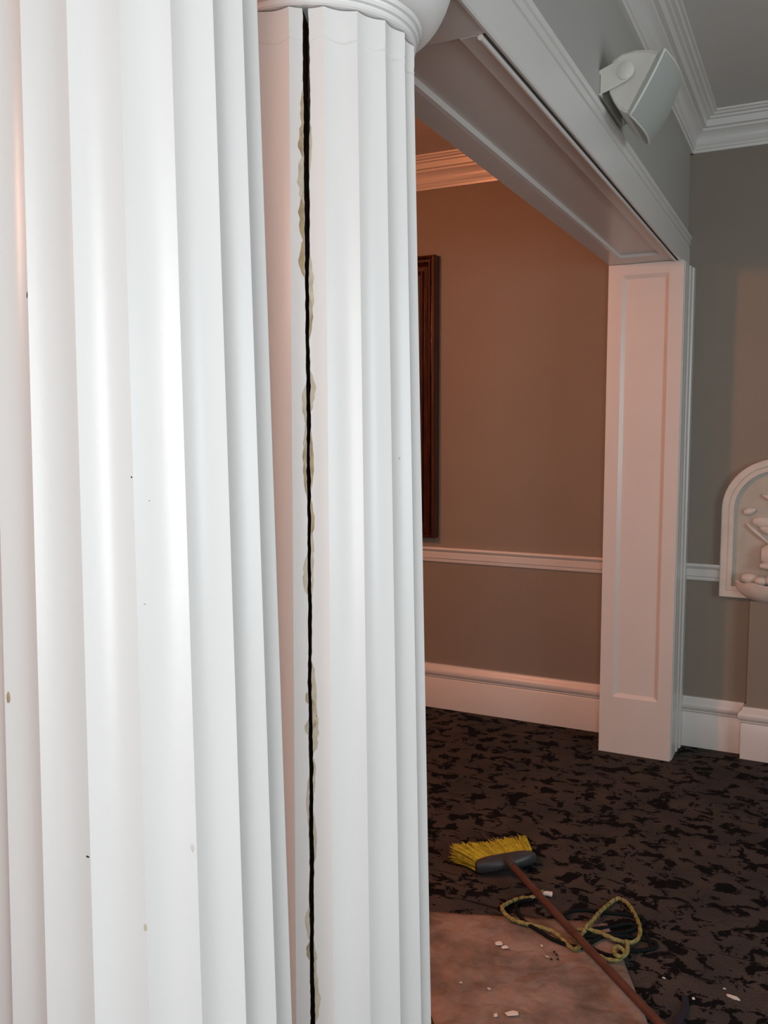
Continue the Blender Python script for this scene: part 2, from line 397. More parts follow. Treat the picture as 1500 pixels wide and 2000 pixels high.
CAS = [(4.262, PX1 - .004), (4.262, PX1 + .004), (4.300, PX1 + .006), (4.304, PX1 + .002), (4.310, PX1 + .006), (4.380, PX1 + .006), (4.386, PX1 + .002),
       (4.392, PX1 + .010), (4.440, PX1 + .012), (4.446, PX1 + .006), (4.452, PX1 + .018), (4.500, PX1 + .020), (YW, PX1 + .016), (YW, PX1 - .004)]
MB().extrude(CAS, lambda a, b, t: (b, a, t), 0, ZH - .004).build('side_casing', 'trim', pil, smooth=30)

# ------------------------------------------------------------------ fluted columns
NF = 20; SEG = 8; FD = 0.0088
CX = -0.737; CY1, CY2 = 0.800, 1.235
PH1, PH2 = -0.8311, -0.9577
def RZ(z): return 0.1754 - 0.0195 * (z - 1.18)
def flute_pts(R, ph, skip=None):
    """angles and radii around the shaft, sharp arrises with hollow flutes between"""
    out = []
    for i in range(NF):
        for k in range(SEG):
            t = k / SEG
            out.append((ph + (i + t) * 2 * PI / NF, R - FD * (R / .17) * math.sin(PI * t) ** 0.9))
    return out
def flute_r(R, ph, ang):
    t = ((ang - ph) / (2 * PI / NF)) % 1.0
    return R - FD * (R / .17) * math.sin(PI * t) ** 0.9
def pol(cx, cy, r, a, z): return (cx + r * math.cos(a), cy + r * math.sin(a), z)
Z_SH0, Z_NECK, Z_ANN = 0.16, 2.160, 2.193

STEP = 2 * PI / NF
# crack centre (angle from the arris, in flutes) and half width in metres, along z
def crack(z):
    n1 = noise.noise(Vector((0.3, 1.7, z * 9))); n2 = noise.noise(Vector((5.1, 0.2, z * 38))); n3 = noise.noise(Vector((2.2, 8.4, z * 110))) + .8 * noise.noise(Vector((1.2, 4.4, z * 23)))
    n4 = noise.noise(Vector((7.7, 3.1, z * 90))) + .8 * noise.noise(Vector((3.3, 9.1, z * 19)))
    c_ = PH2 - STEP * 0.555 + (z - 1.6) * 0.010 + (0.0014 * n1 + 0.0012 * n2) / .17
    if z > 1.85: hw = .0036 + .0014 * min(1, (z - 1.85) / .2)
    elif z > 1.35: hw = .0028 + .0008 * (z - 1.35) / .5
    else: hw = .0028 + .0008 * min(1, (1.35 - z) / .5)
    hw *= 1 + .18 * n1
    l_ = c_ - (hw + .0010 * n3 + .0006 * n2) / .17
    r_ = c_ + (hw + .0010 * n4 - .0005 * n2) / .17
    return l_, r_
def column_ends(col, cy, ph, split=False):
    # base: plinth and two tori
    MB().box(CX - .235, CX + .235, cy - .2, cy + .2, 0, .055).build('plinth', 'column', col, bevel=.004)
    pr = [(.10, .055), (.198, .055), (.2, .064), (.2, .08), (.192, .092), (.186, .10), (.186, .112), (.196, .12), (.199, .13), (.194, .142), (.188, .147), (.188, Z_SH0 + .004), (.10, Z_SH0 + .004)]
    pr = [(min(r, .199), z) for r, z in pr]
    MB().lathe(pr, CX, cy, 64).build('base_moulding', 'column', col, smooth=40)
    # capital: fluted neck, annulets, echinus
    if not split:
        rings = []
        for z in (Z_NECK, Z_NECK + .001, Z_ANN):
            rings.append([pol(CX, cy, r + (0.0 if z == Z_NECK else .0008), a, z) for a, r in flute_pts(RZ(z), ph)])
        MB().loft(rings).build('necking', 'column', col, smooth=28)
    # irregular bead of caulk where the neck is jointed to the shaft
    zl = 2.150; n_a = NF * SEG; mb = MB(); ids = []
    for k in range(n_a):
        a = ph + k * STEP / SEG; dz = .0016 * noise.noise(Vector((math.cos(a) * 6, math.sin(a) * 6, cy * 9))); th_ = .0013 + .0006 * noise.noise(Vector((math.cos(a) * 11, math.sin(a) * 11, 3)))
        r = flute_r(RZ(zl), ph, a) if k % SEG else RZ(zl)
        dz -= .0045 * math.sin(PI * (k % SEG) / SEG)
        ids.append([mb.vert(pol(CX, cy, r + o_, a, zl + dz + h_)) for o_, h_ in ((-.0005, -.0022), (th_, -.0004), (th_ * .9, .0006), (-.0005, .0022))])
    lo, hi = (crack(zl)) if split else (9, 9)
    for k in range(n_a):
        a0 = ph + k * STEP / SEG; a1 = a0 + STEP / SEG
        if split and k >= n_a - SEG and a0 - 2 * PI < hi and a1 - 2 * PI > lo: continue
        A, B = ids[k], ids[(k + 1) % n_a]
        for q_ in range(3): mb.face((A[q_], B[q_], B[q_ + 1], A[q_ + 1]))
    mb.build('caulk_line', 'column', col, smooth=50)
    R = RZ(Z_ANN)
    pr = [(R - .03, Z_ANN - .001), (R + .000, Z_ANN - .001), (R + .003, Z_ANN + .001), (R + .003, Z_ANN + .005), (R + .0005, Z_ANN + .006), (R + .001, Z_ANN + .009), (R + .006, Z_ANN + .010), (R + .007, Z_ANN + .015),
          (R + .004, Z_ANN + .016), (R + .005, Z_ANN + .019), (R + .010, Z_ANN + .020), (R + .012, Z_ANN + .026), (R + .009, Z_ANN + .027)]
    MB().lathe(pr + [(R - .03, Z_ANN + .027)], CX, cy, 96).build('annulet_rings', 'column', col, smooth=30)
    z0 = Z_ANN + .026; e = []
    for k in range(13):
        t = k / 12 * PI / 2
        e.append((R + .011 + .053 * math.sin(t), z0 + .100 * (1 - math.cos(t)) ** .9))
    e.append((R + .064, ZH + .002))
    MB().lathe([(R - .03, z0)] + e + [(R - .03, ZH + .002)], CX, cy, 96).build('echinus', 'column', col, smooth=40)

def surf_patch(col, cy, ph, outline, lift, material, name):
    """thin flake outline in (angle, z) lying on the flute surface; outline star-shaped about its mean"""
    mb = MB(); n = len(outline)
    ca = sum(a for a, z in outline) / n; cz = sum(z for a, z in outline) / n
    rows = [(1.0, lift * .2), (.86, lift), (.45, lift), (0.02, lift)]
    ids = []
    for s_, h in rows:
        ids.append([mb.vert(pol(CX, cy, flute_r(RZ(cz + (z - cz) * s_), ph, ca + (a_ - ca) * s_) + h, ca + (a_ - ca) * s_, cz + (z - cz) * s_)) for a_, z in outline])
    for r_ in range(len(rows) - 1):
        for k in range(n): mb.face((ids[r_][k], ids[r_][(k + 1) % n], ids[r_ + 1][(k + 1) % n], ids[r_ + 1][k]))
    mb.face(ids[-1])
    o = mb.build(name, material, col, smooth=60)
    return o

# --- the nearer, intact column
c1 = empty('fluted_column', (CX, CY1, 0))
tag(c1, 'large intact white fluted column filling the left foreground', 'column', 'paired fluted columns')
zs = [Z_SH0 + (Z_NECK - Z_SH0) * k / 24 for k in range(25)]
MB().loft([[pol(CX, CY1, r, a, z) for a, r in flute_pts(RZ(z), PH1)] for z in zs]).build('shaft', 'column', c1, smooth=28)
column_ends(c1, CY1, PH1)

# --- the farther column, split open along one flute
c2 = empty('fluted_column', (CX, CY2, 0))
tag(c2, 'white fluted column split by a long jagged vertical crack', 'column', 'paired fluted columns')
nz = 420
zs = [Z_SH0 + (Z_ANN - .003 - Z_SH0) * k / nz for k in range(nz + 1)]
mb = MB(); rings = []
i0 = NF - 1   # the flute just before the arris PH2 carries the crack
for z in zs:
    R = RZ(z) + (.0008 if z > Z_NECK else 0); l_, r_ = crack(z); ring = []
    # walk from the right lip of the crack counter-clockwise all the way to the left lip
    A0, A1 = PH2 - STEP, PH2
    for k in range(1, 7):
        t = k / 6; a = r_ + (A1 - r_) * (t if t < 1 else 1)
        if k == 1: ring.append(pol(CX, CY2, flute_r(R, PH2, r_), r_, z))
        ring.append(pol(CX, CY2, flute_r(R, PH2, a) if k < 6 else R, a, z))
    for i in range(NF - 1):
        for k in range(1, SEG + 1):
            a = A1 + (i + k / SEG) * STEP
            ring.append(pol(CX, CY2, flute_r(R, PH2, a) if k < SEG else R, a, z))
    for k in range(1, 7):
        t = k / 6; a = (A0 + 2 * PI) + (l_ - A0) * t
        ring.append(pol(CX, CY2, flute_r(R, PH2, a), a, z))
    n_out = len(ring)
    # the slot: a few millimetres of paint edge, then dark wood deep inside
    rin = flute_r(R, PH2, l_)
    for (dep, fr) in ((.0022, .0), (.045, .25), (.045, .75), (.0022, 1.0)):
        ring.append(pol(CX, CY2, rin - dep, l_ + (r_ - l_) * fr, z))
    rings.append(ring)
mb.loft(rings)
n_all = len(rings[0])
for fi in range(len(mb.f) - 2):
    k = fi % n_all
    if n_out <= k < n_out + 3: mb.mi[fi] = 1
mb.build('shaft', ['column', 'crackwood'], c2, smooth=28)
column_ends(c2, CY2, PH2, True)

# bare, flaked patches beside the crack: (side, z centre, height, width in metres, pale?)
FL = [(-1, 2.050, .060, .0050, 0), (-1, 2.010, .056, .0080, 0), (-1, 1.955, .075, .0085, 1), (-1, 1.905, .080, .0085, 0), (-1, 1.845, .055, .0095, 0), (1, 2.000, .07, .0040, 1),
      (1, 1.800, .10, .0075, 1), (1, 1.765, .07, .0050, 0), (1, 1.655, .060, .0070, 1), (-1, 1.635, .06, .0060, 1), (-1, 1.575, .08, .0050, 1), (1, 1.555, .09, .0050, 0), (-1, 1.545, .09, .0055, 0), (1, 1.470, .055, .0055, 0),
      (-1, 1.385, .06, .0065, 1), (1, 1.400, .10, .0050, 1), (1, 1.430, .05, .0060, 1), (1, 1.205, .10, .0085, 1), (1, 1.175, .055, .0085, 0), (1, 1.150, .07, .0100, 1), (-1, 1.200, .018, .0045, 0), (-1, 1.155, .022, .0050, 1),
      (1, 1.080, .06, .0045, 1), (-1, 1.040, .08, .0035, 1), (1, .985, .08, .0045, 1), (-1, .850, .055, .0055, 1), (-1, .805, .03, .0040, 0), (1, .790, .06, .0040, 1), (1, .735, .09, .0075, 1)]
for (sd, zc, h, wd, pale) in FL:
    out = []
    m_ = 9
    for k in range(m_ + 1):           # along the lip
        z = zc - h / 2 + h * k / m_
        l_, r_ = crack(z); out.append(((r_ + .0004 / .17) if sd > 0 else (l_ - .0004 / .17), z))
    for k in range(m_ - 1, 0, -1):    # ragged outer edge
        z = zc - h / 2 + h * k / m_
        l_, r_ = crack(z); s_ = math.sin(PI * k / m_) ** .6 * wd * (0.75 + .5 * rnd.random())
        out.append(((r_ + s_ / .17) if sd > 0 else (l_ - s_ / .17), z))
    surf_patch(c2, CY2, PH2, out, .0005, 'putty_pale' if pale else 'putty', 'bare_patch')
# small nicks and marks on both columns: (column, flutes right of the facing arris, z, half size, material)
def nick(col, cy, ph, fl, z, ra, rz_, material, name):
    out = []
    for k in range(9):
        an = 2 * PI * k / 9; s_ = .7 + .6 * rnd.random()
        out.append((ph + fl * STEP + ra / .17 * math.cos(an) * s_, z + rz_ * math.sin(an) * s_))
    surf_patch(col, cy, ph, out, .0004, material, name)
NK = [(c1, CY1, PH1, -2.04, 1.735, .0016, .0035, 'blackmark', 'paint_nick'), (c1, CY1, PH1, -.03, 1.552, .0008, .0010, 'blackmark', 'paint_nick'), (c1, CY1, PH1, .30, 1.527, .0006, .0006, 'blackmark', 'paint_nick'),
      (c1, CY1, PH1, -1.07, 1.155, .0024, .0012, 'blackmark', 'paint_nick'), (c1, CY1, PH1, -.02, 1.075, .0018, .0040, 'putty_pale', 'paint_nick'), (c1, CY1, PH1, -2.93, 1.315, .0020, .0060, 'putty', 'paint_nick'),
      (c1, CY1, PH1, .93, 1.150, .0018, .0050, 'chip', 'paint_nick'), (c1, CY1, PH1, .15, 1.42, .0015, .0006, 'putty_pale', 'paint_nick'),
      (c2, CY2, PH2, 2.55, 1.555, .0022, .0022, 'putty_pale', 'paint_nick')]
for a_ in NK: nick(*a_)

# ------------------------------------------------------------------ loudspeaker on the wall above the header
sp = empty('loudspeaker', (-0.60, 2.76, 2.53))
tag(sp, 'white wall loudspeaker on a swivel bracket above the header beam', 'speaker')
SY0, SY1 = 2.62, 2.90
SEC = [(-.446, 2.650), (-.470, 2.660), (-.510, 2.667), (-.550, 2.664), (-.576, 2.650), (-.588, 2.625), (-.590, 2.590), (-.584, 2.560), (-.572, 2.535), (-.556, 2.512), (-.540, 2.500), (-.530, 2.497)]
scx, scz = -.52, 2.585
rings = []
for (y, s_) in ((SY0 + .004, .90), (SY0, .93), (SY0 + .003, .985), (SY0 + .012, 1), (SY1 - .012, 1), (SY1 - .003, .985), (SY1, .93), (SY1 - .004, .9)):
    rings.append([(scx + (x - scx) * s_, y, scz + (z - scz) * s_) for x, z in SEC])
MB().loft(rings).build('cabinet', 'speaker', sp, smooth=35)
# bowed grille
T0, T1 = Vector((-.434, 0, 2.652)), Vector((-.525, 0, 2.490))
nrm = Vector((T0.z - T1.z, 0, -(T0.x - T1.x))).normalized()
mb = MB(); G = []
NU, NV = 12, 10
for layer in (0, 1):
    g = []
    for i in range(NU + 1):
        u = i / NU; row = []
        for j in range(NV + 1):
            v = j / NV
            p_ = T0.lerp(T1, v)
            side = 1 + .05 * math.sin(PI * v)
            y = (SY0 + SY1) / 2 + (u - .5) * (SY1 - SY0 + .012) * side
            bow = .022 * (1 - (2 * u - 1) ** 2) + .006 * (1 - (2 * v - 1) ** 2)
            p2 = p_ + nrm * (bow + (.006 if layer == 0 else -.006 - (bow if layer else 0))); row.append(mb.vert((p2.x, y, p2.z)))
        g.append(row)
    G.append(g)
for g in G:
    for i in range(NU):
        for j in range(NV): mb.face((g[i][j], g[i + 1][j], g[i + 1][j + 1], g[i][j + 1]))
edge = [(0, j) for j in range(NV)] + [(i, NV) for i in range(NU)] + [(NU, j) for j in range(NV, 0, -1)] + [(i, 0) for i in range(NU, 0, -1)]
for k in range(len(edge)):
    (a1, b1), (a2, b2) = edge[k], edge[(k + 1) % len(edge)]
    mb.face((G[0][a1][b1], G[0][a2][b2], G[1][a2][b2], G[1][a1][b1]))
mb.build('grille', 'grille', sp, smooth=40)
rim = []
for (i, j) in edge + [edge[0]]:
    rim.append(Vector(mb.v[G[0][i][j]]) - nrm * .003)
MB().tube(rim, .0035, 6).build('grille_rim', 'speaker', sp, smooth=60)
# U bracket: wall pad, two arms, round knobs
br = MB().box(XW + .0002, XW + .008, SY0 - .012, SY1 + .012, 2.555, 2.615).build('bracket', 'speaker', sp, bevel=.003)
for (ys, nm) in ((SY0 - .012, 'near'), (SY1 + .004, 'far')):
    prof = [(-.612, 2.556), (-.570, 2.570), (-.534, 2.583), (-.517, 2.594), (-.511, 2.610), (-.517, 2.628), (-.534, 2.639), (-.575, 2.637), (-.612, 2.624)]
    MB().extrude(prof, lambda a_, b_, t: (a_, t, b_), ys, ys + .008).build('bracket_arm', 'speaker', sp, bevel=.002)
    mb = MB(); yk = ys - .006 if nm == 'near' else ys + .014
    R_ = [(.0005, yk), (.020, yk), (.024, yk + .003 * (1 if nm == 'near' else -1)), (.025, (ys + .004))]
    mb.loft([[(-.538 + r_ * math.cos(2 * PI * k / 28), y_, 2.610 + r_ * math.sin(2 * PI * k / 28)) for k in range(28)] for r_, y_ in R_])
    mb.build('knob', 'speaker', sp, smooth=40)

# ------------------------------------------------------------------ arched plaster plaque with bowl
PCX, PHW, PZ0 = (PLX0 + PLX1) / 2, (PLX1 - PLX0) / 2, .780
PZS = 1.457 - PHW
pq = empty('plaster_plaque', (PCX, YW, PZ0))
tag(pq, 'arched plaster wall plaque with relief leaves and a half bowl', 'plaque')
def arch(hw, z0, top_off=0):
    pts = [(PCX - hw, z0), ]
    for k in range(33):
        an = PI - PI * k / 32; pts.append((PCX + hw * math.cos(an), PZS + hw * math.sin(an)))
    pts.append((PCX + hw, z0)); return pts
ths = [(PHW, PZ0, YW - .0), (PHW, PZ0, YW - .030), (PHW - .004, PZ0 + .004, YW - .034), (PHW - .030, PZ0 + .030, YW - .034), (PHW - .034, PZ0 + .034, YW - .028), (PHW - .037, PZ0 + .037, YW - .031),
       (PHW - .056, PZ0 + .056, YW - .031), (PHW - .058, PZ0 + .058, YW - .006)]
MB().loft([[(x, y, z) for x, z in arch(hw, z0)] for hw, z0, y in ths], cap=False).build('arch_frame', 'plaster', pq, smooth=35)
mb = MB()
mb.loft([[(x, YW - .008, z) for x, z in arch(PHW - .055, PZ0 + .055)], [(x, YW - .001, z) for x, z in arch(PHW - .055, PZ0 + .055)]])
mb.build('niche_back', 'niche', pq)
# bowl: half of a squashed sphere with a ragged shell rim
BX, BZ, BR = PCX + .002, .862, .185
rings = []
for k in range(9):
    ph_ = k / 8
    r_ = BR * math.cos(ph_ * PI / 2 * .96); dz = -.105 * math.sin(ph_ * PI / 2)
    rings.append([(BX + r_ * math.cos(PI + PI * j / 28), YW - .008 + r_ * .62 * math.sin(PI + PI * j / 28), BZ + dz + (.005 * math.sin(j * .9) if k == 0 else 0)) for j in range(29)])
inner = [[(BX + (r_ - .012) / r_ * (x - BX), YW - .008 + (r_ - .012) / r_ * (y - YW + .008), z + .004) for x, y, z in rr] for rr, r_ in ((rings[0], BR), (rings[2], BR * .93), (rings[4], BR * .73))]
MB().loft([*reversed(inner), *rings], closed=False).build('bowl', 'plaster', pq, smooth=60)
def blob(name, c_, sx, sy, sz, rot, material, taper=0.0):
    mb = MB(); rings = []
    R3 = Matrix.Rotation(rot, 3, 'Y')
    for k in range(1, 10):
        t = -1 + 2 * k / 10; rr = (max(0, 1 - t * t) ** (1.0 if taper > .3 else .5)) * (1 - taper * t * .5)
        rings.append([Vector(c_) + R3 @ Vector((sx * t, sy * rr * math.sin(2 * PI * j / 14), sz * rr * math.cos(2 * PI * j / 14))) for j in range(14)])
    mb.loft(rings); return mb.build(name, material, pq, smooth=50)
yb = YW - .012
LEAF = [(-.290, 1.203, .034, .013, -.32), (-.212, 1.270, .034, .008, .50), (-.247, 1.093, .092, .008, .71), (-.222, 1.150, .066, .020, .12), (-.205, 1.112, .050, .014, .42)]
LEAF += [(2 * PCX - x, z, sx, sz, -rot) for x, z, sx, sz, rot in LEAF] + [(PCX, 1.175, .020, .045, 0)]
for (x, z, sx, sz, rot) in LEAF:
    blob('relief_leaf', (x, yb - .004, z), sx, .014, sz * 1.35, rot, 'plaster', .5)
for (x, z, sx, sz, ot) in ((-.170, 1.000, .075, .055, .030), (-.166, .948, .085, .020, .045), (-.275, .885, .045, .026, .050), (-.225, .880, .035, .022, .075), (-.166, .885, .045, .026, .085), (-.105, .880, .035, .024, .075), (-.060, .885, .045, .026, .050)):
    blob('relief_mound', (x, yb - ot, z), sx, .035, sz, 0, 'plaster', .1)

# ------------------------------------------------------------------ framed picture in the next room
fr = empty('picture_frame', (-2.40, YW, .99))
tag(fr, 'tall dark mahogany picture frame hung on the warm lit wall', 'picture')
FX0, FX1, FZ0, FZ1, FW = -2.95, -1.915, .990, 2.545, .098
MOU = [(0, 0), (0, .040), (.004, .050), (.012, .052), (.018, .046), (.021, .032), (.026, .032), (.030, .044), (.036, .044), (.042, .030), (.056, .014), (.078, .012), (.082, .026), (.088, .030), (.094, .026), (FW, .014), (FW, 0)]
def bar(p0, p1, inw, nm='frame_bar'):
    """mitred bar from p0 to p1 (x,z), inw = inward direction (x,z)"""
    d_ = Vector((p1[0] - p0[0], p1[1] - p0[1])).normalized(); mb = MB(); rings = []
    for (pt, sgn) in ((p0, 1), (p1, -1)):
        rings.append([(pt[0] + inw[0] * a_ + d_.x * sgn * a_, YW - .001 - (o_ + .022 if o_ else 0), pt[1] + inw[1] * a_ + d_.y * sgn * a_) for a_, o_ in MOU])
    mb.loft(rings); mb.build(nm, 'frame', fr, smooth=35)
bar((FX0, FZ0), (FX1, FZ0), (0, 1)); bar((FX0, FZ1), (FX1, FZ1), (0, -1)); bar((FX0, FZ0), (FX0, FZ1), (1, 0)); bar((FX1, FZ0), (FX1, FZ1), (-1, 0))
MB().box(FX0 + FW - .005, FX1 - FW + .005, YW - .034, YW - .002, FZ0 + FW - .005, FZ1 - FW + .005).build('canvas', 'canvas', fr)

# ------------------------------------------------------------------ brown paper sheet on the carpet
TLc, TRc, BRc, BLc = Vector((-1.215, 2.485)), Vector((-.552, 2.722)), Vector((-.085, 1.69)), Vector((-.68, 1.78))
nx, ny = 60, 60
mb = MB(); ids = []
for i in range(nx + 1):
    row = []
    for j in range(ny + 1):
        u, v = i / nx, j / ny
        p_ = TLc.lerp(TRc, u).lerp(BLc.lerp(BRc, u), v)
        # torn, blunted far right corner
        cut = max(0, (u - .86) / .14) * max(0, (.12 - v) / .12)
        p_ = p_ + Vector((-.004, -.012)) * cut
        h = .004 + .007 * abs(noise.noise(Vector((p_.x * 4, p_.y * 5, .3)))) + .003 * abs(noise.noise(Vector((p_.x * 14, p_.y * 14, 4)))) + .0012 * noise.noise(Vector((p_.x * 40, p_.y * 40, 9)))
        e_ = min(u, 1 - u, v, 1 - v); h *= min(1, .35 + e_ * 12)
        if u > .85: h += .004 * (u - .85) / .15
        row.append(mb.vert((p_.x, p_.y, h)))
    ids.append(row)
for i in range(nx):
    for j in range(ny): mb.face((ids[i][j], ids[i + 1][j], ids[i + 1][j + 1], ids[i][j + 1]))
pp = mb.build('paper_sheet', 'paper', smooth=60)
so = pp.modifiers.new('thickness', 'SOLIDIFY'); so.thickness = .0012; so.offset = -1
tag(pp, 'crumpled brown kraft paper sheet laid on the dark carpet', 'paper')

# ------------------------------------------------------------------ broom lying on the floor
bm_ = empty('push_broom', (-.975, 2.905, 0))
tag(bm_, 'broom with yellow bristles and red-brown handle lying on the carpet', 'broom')
Hd = Vector((.702, -.712, 0)).normalized(); Ud = Vector((.712, .702, 0)).normalized()
BC = Vector((-.958, 2.892, .036))
L2 = .118
rings = []
for k in range(13):
    t = -1 + 2 * k / 12; sc_ = (1 - abs(t) ** 5 * .45)
    cpt = BC + Ud * (L2 * t)
    prof = [(-.018, -.026), (-.018, .026), (-.004, .028), (.014, .022), (.030 * (1 - .5 * abs(t)), .012), (.034 * (1 - .5 * abs(t)), 0), (.030 * (1 - .5 * abs(t)), -.012), (.014, -.022), (-.004, -.028)]
    rings.append([cpt + Hd * (a_ * sc_) + Vector((0, 0, b_ * sc_)) for a_, b_ in prof])
MB().loft(rings).build('head_block', 'block', bm_, smooth=40)
s0 = BC + Hd * .012 + Vector((0, 0, .012))
MB().tube([s0, s0 + Hd * .030 + Vector((0, 0, .002)), s0 + Hd * .050 + Vector((0, 0, 0))], [.020, .018, .015], 14).build('handle_socket', 'block', bm_, smooth=50)
hs = s0 + Hd * .046
hp = [hs + Hd * (1.15 * k / 10) + Vector((0, 0, -(hs.z - .042) * min(1, k / 3))) for k in range(11)]
MB().tube(hp, .0125, 12).build('handle', 'handle', bm_, smooth=50)
# bristles: tapered tufts of thin blades, one mesh
mb = MB(); rb = random.Random(3)
for k in range(2600):
    t = rb.uniform(-1, 1); w_ = rb.uniform(-1, 1)
    p0 = BC + Ud * (L2 * .96 * t) - Hd * .016 + Vector((0, 0, .021 * w_))
    fl = t * .030 + rb.gauss(0, .007) - .012
    ln = .100 + rb.gauss(0, .006) + .018 * max(0, -t)
    p1 = p0 - Hd * ln + Ud * fl + Vector((0, 0, .010 * w_ + rb.gauss(0, .004) - .004))
    p1.z = max(p1.z, .004)
    mid = (p0 + p1) / 2 + Vector((0, 0, rb.gauss(0, .002)))
    sd = Vector((rb.uniform(-1, 1), rb.uniform(-1, 1), rb.uniform(-1, 1))).normalized(); ax = (p1 - p0).normalized(); sd = (sd - ax * sd.dot(ax)).normalized()
    s2 = ax.cross(sd)
    i = len(mb.v); r0, r1 = .0015, .0010
    for (p_, r_) in ((p0, r0), (mid, r0), (p1, r1)):
        for q_ in range(3):
            an = 2 * PI * q_ / 3; mb.v.append(tuple(p_ + (sd * math.cos(an) + s2 * math.sin(an)) * r_))
    for s_ in (0, 3):
        for q_ in range(3): mb.face((i + s_ + q_, i + s_ + (q_ + 1) % 3, i + s_ + 3 + (q_ + 1) % 3, i + s_ + 3 + q_))
    mb.face((i + 6, i + 7, i + 8))
br_ = mb.build('bristles', 'bristle', bm_); br_['kind'] = 'stuff'
rings = []
for (dd, sc_, fl) in ((.014, 1.0, 0), (.05, 1.0, .10), (.086, .92, .18)):
    rings.append([BC - Hd * dd + Ud * (L2 * .93 * (1 + fl) * a_ - .10 * dd) + Vector((0, 0, .020 * b_ * sc_ - .002)) for a_, b_ in ((-1, -1), (1, -1), (1, 1), (-1, 1))])
MB().loft(rings).build('bristle_core', 'bristle_dark', bm_)

# ------------------------------------------------------------------ braided rope and black cord
RA = [(-.790, 2.789, .012), (-.814, 2.753, .010), (-.852, 2.727, .009), (-.879, 2.680, .009), (-.882, 2.626, .012), (-.848, 2.586, .016), (-.806, 2.572, .018), (-.753, 2.574, .018), (-.694, 2.567, .018), (-.650, 2.535, .016),
      (-.615, 2.505, .016), (-.600, 2.530, .016), (-.640, 2.580, .015), (-.645, 2.594, .016), (-.615, 2.612, .022), (-.572, 2.621, .024), (-.524, 2.605, .026), (-.485, 2.609, .018), (-.452, 2.647, .010), (-.451, 2.714, .009), (-.479, 2.790, .009), (-.520, 2.857, .009), (-.555, 2.870, .009),
      (-.578, 2.806, .010), (-.588, 2.736, .014), (-.595, 2.676, .022), (-.598, 2.628, .034), (-.604, 2.590, .024), (-.606, 2.566, .016), (-.587, 2.542, .020), (-.550, 2.511, .020), (-.507, 2.496, .020), (-.478, 2.510, .020), (-.468, 2.548, .022), (-.490, 2.560, .030),
      (-.497, 2.528, .034), (-.478, 2.505, .034), (-.462, 2.540, .024), (-.466, 2.585, .026), (-.474, 2.600, .030)]
RA = [(x, y, .019 if .012 <= z < .019 else z) for x, y, z in RA]      # lift the rope clear of the paper
pts = smooth_path(RA, 14)
mb = MB(); rings = []; NR = 12; rr = .0064
tw = 0.0
for i, p_ in enumerate(pts):
    t = (pts[min(i + 1, len(pts) - 1)] - pts[max(i - 1, 0)]).normalized()
    a_ = t.cross(Vector((0, 0, 1))); a_ = a_.normalized() if a_.length > .05 else Vector((1, 0, 0)); b2 = a_.cross(t).normalized()
    if i: tw += (p_ - pts[i - 1]).length * 200
    rings.append([p_ + (a_ * math.cos(2 * PI * k / NR) + b2 * math.sin(2 * PI * k / NR)) * rr * (1 + .16 * math.cos(3 * (2 * PI * k / NR) - tw)) for k in range(NR)])
mb.loft(rings)
rp = empty('braided_rope', (-.65, 2.60, 0))
tag(rp, 'yellow and black braided rope coiled beside the broom handle', 'rope')
ro = mb.build('rope_line', 'rope', rp, smooth=60)
ca = ro.data.color_attributes.new('braid', 'FLOAT_COLOR', 'CORNER')
rc = random.Random(11); tints = [(.24, .215, .045, 1), (.29, .26, .09, 1), (.20, .19, .06, 1), (.25, .23, .13, 1), (.15, .14, .035, 1)]
for poly in ro.data.polygons:
    i = poly.index // NR; k = poly.index % NR
    lobe = int((k * 3 / NR - i * .5) % 3)
    blk = (lobe == 1 and rc.random() < .75 and (i // 3) % 2 == 0)
    c_ = (.014, .014, .012, 1) if blk else tints[(i // 4 + lobe * 2) % 5]
    for li in poly.loop_indices: ca.data[li].color = c_
MB().tube([(-.793, 2.784, .012), (-.778, 2.792, .012), (-.760, 2.797, .010)], [.008, .0085, .0095], 10).build('tape_wrap', 'tape', rp, smooth=40)['label'] = 'white tape wrapped round the rope end'
MB().tube([(-.604, 2.560, .026), (-.613, 2.573, .028), (-.622, 2.585, .028)], [.0068, .0062, .003], 8).build('frayed_tip', 'tape', rp, smooth=40)['label'] = 'pale frayed rope tip'

CA = [(-.815, 2.74, .007), (-.852, 2.701, .006), (-.831, 2.630, .010), (-.792, 2.586, .010), (-.740, 2.557, .010), (-.687, 2.531, .010), (-.632, 2.520, .010), (-.590, 2.53, .010), (-.565, 2.58, .010), (-.537, 2.630, .010), (-.48, 2.70, .008), (-.450, 2.783, .006), (-.504, 2.792, .006), (-.571, 2.773, .006), (-.640, 2.757, .006),
      (-.679, 2.727, .006), (-.684, 2.674, .010), (-.661, 2.630, .010), (-.633, 2.603, .010), (-.598, 2.588, .012), (-.559, 2.607, .012), (-.507, 2.636, .012), (-.463, 2.668, .006), (-.40, 2.672, .006), (-.395, 2.640, .006), (-.430, 2.610, .006), (-.47, 2.565, .010), (-.494, 2.527, .010), (-.533, 2.525, .010), (-.578, 2.547, .010),
      (-.597, 2.585, .020), (-.577, 2.644, .014), (-.537, 2.698, .006), (-.49, 2.74, .006), (-.44, 2.72, .006), (-.40, 2.63, .006)]
CA = [(x, y, .0175 if z >= .009 and z < .0175 else z) for x, y, z in CA]
cd = MB().tube(smooth_path(CA, 8), .0062, 8).build('power_cord', 'cord', smooth=60)
tag(cd, 'thin black cord tangled under the yellow rope', 'cord')

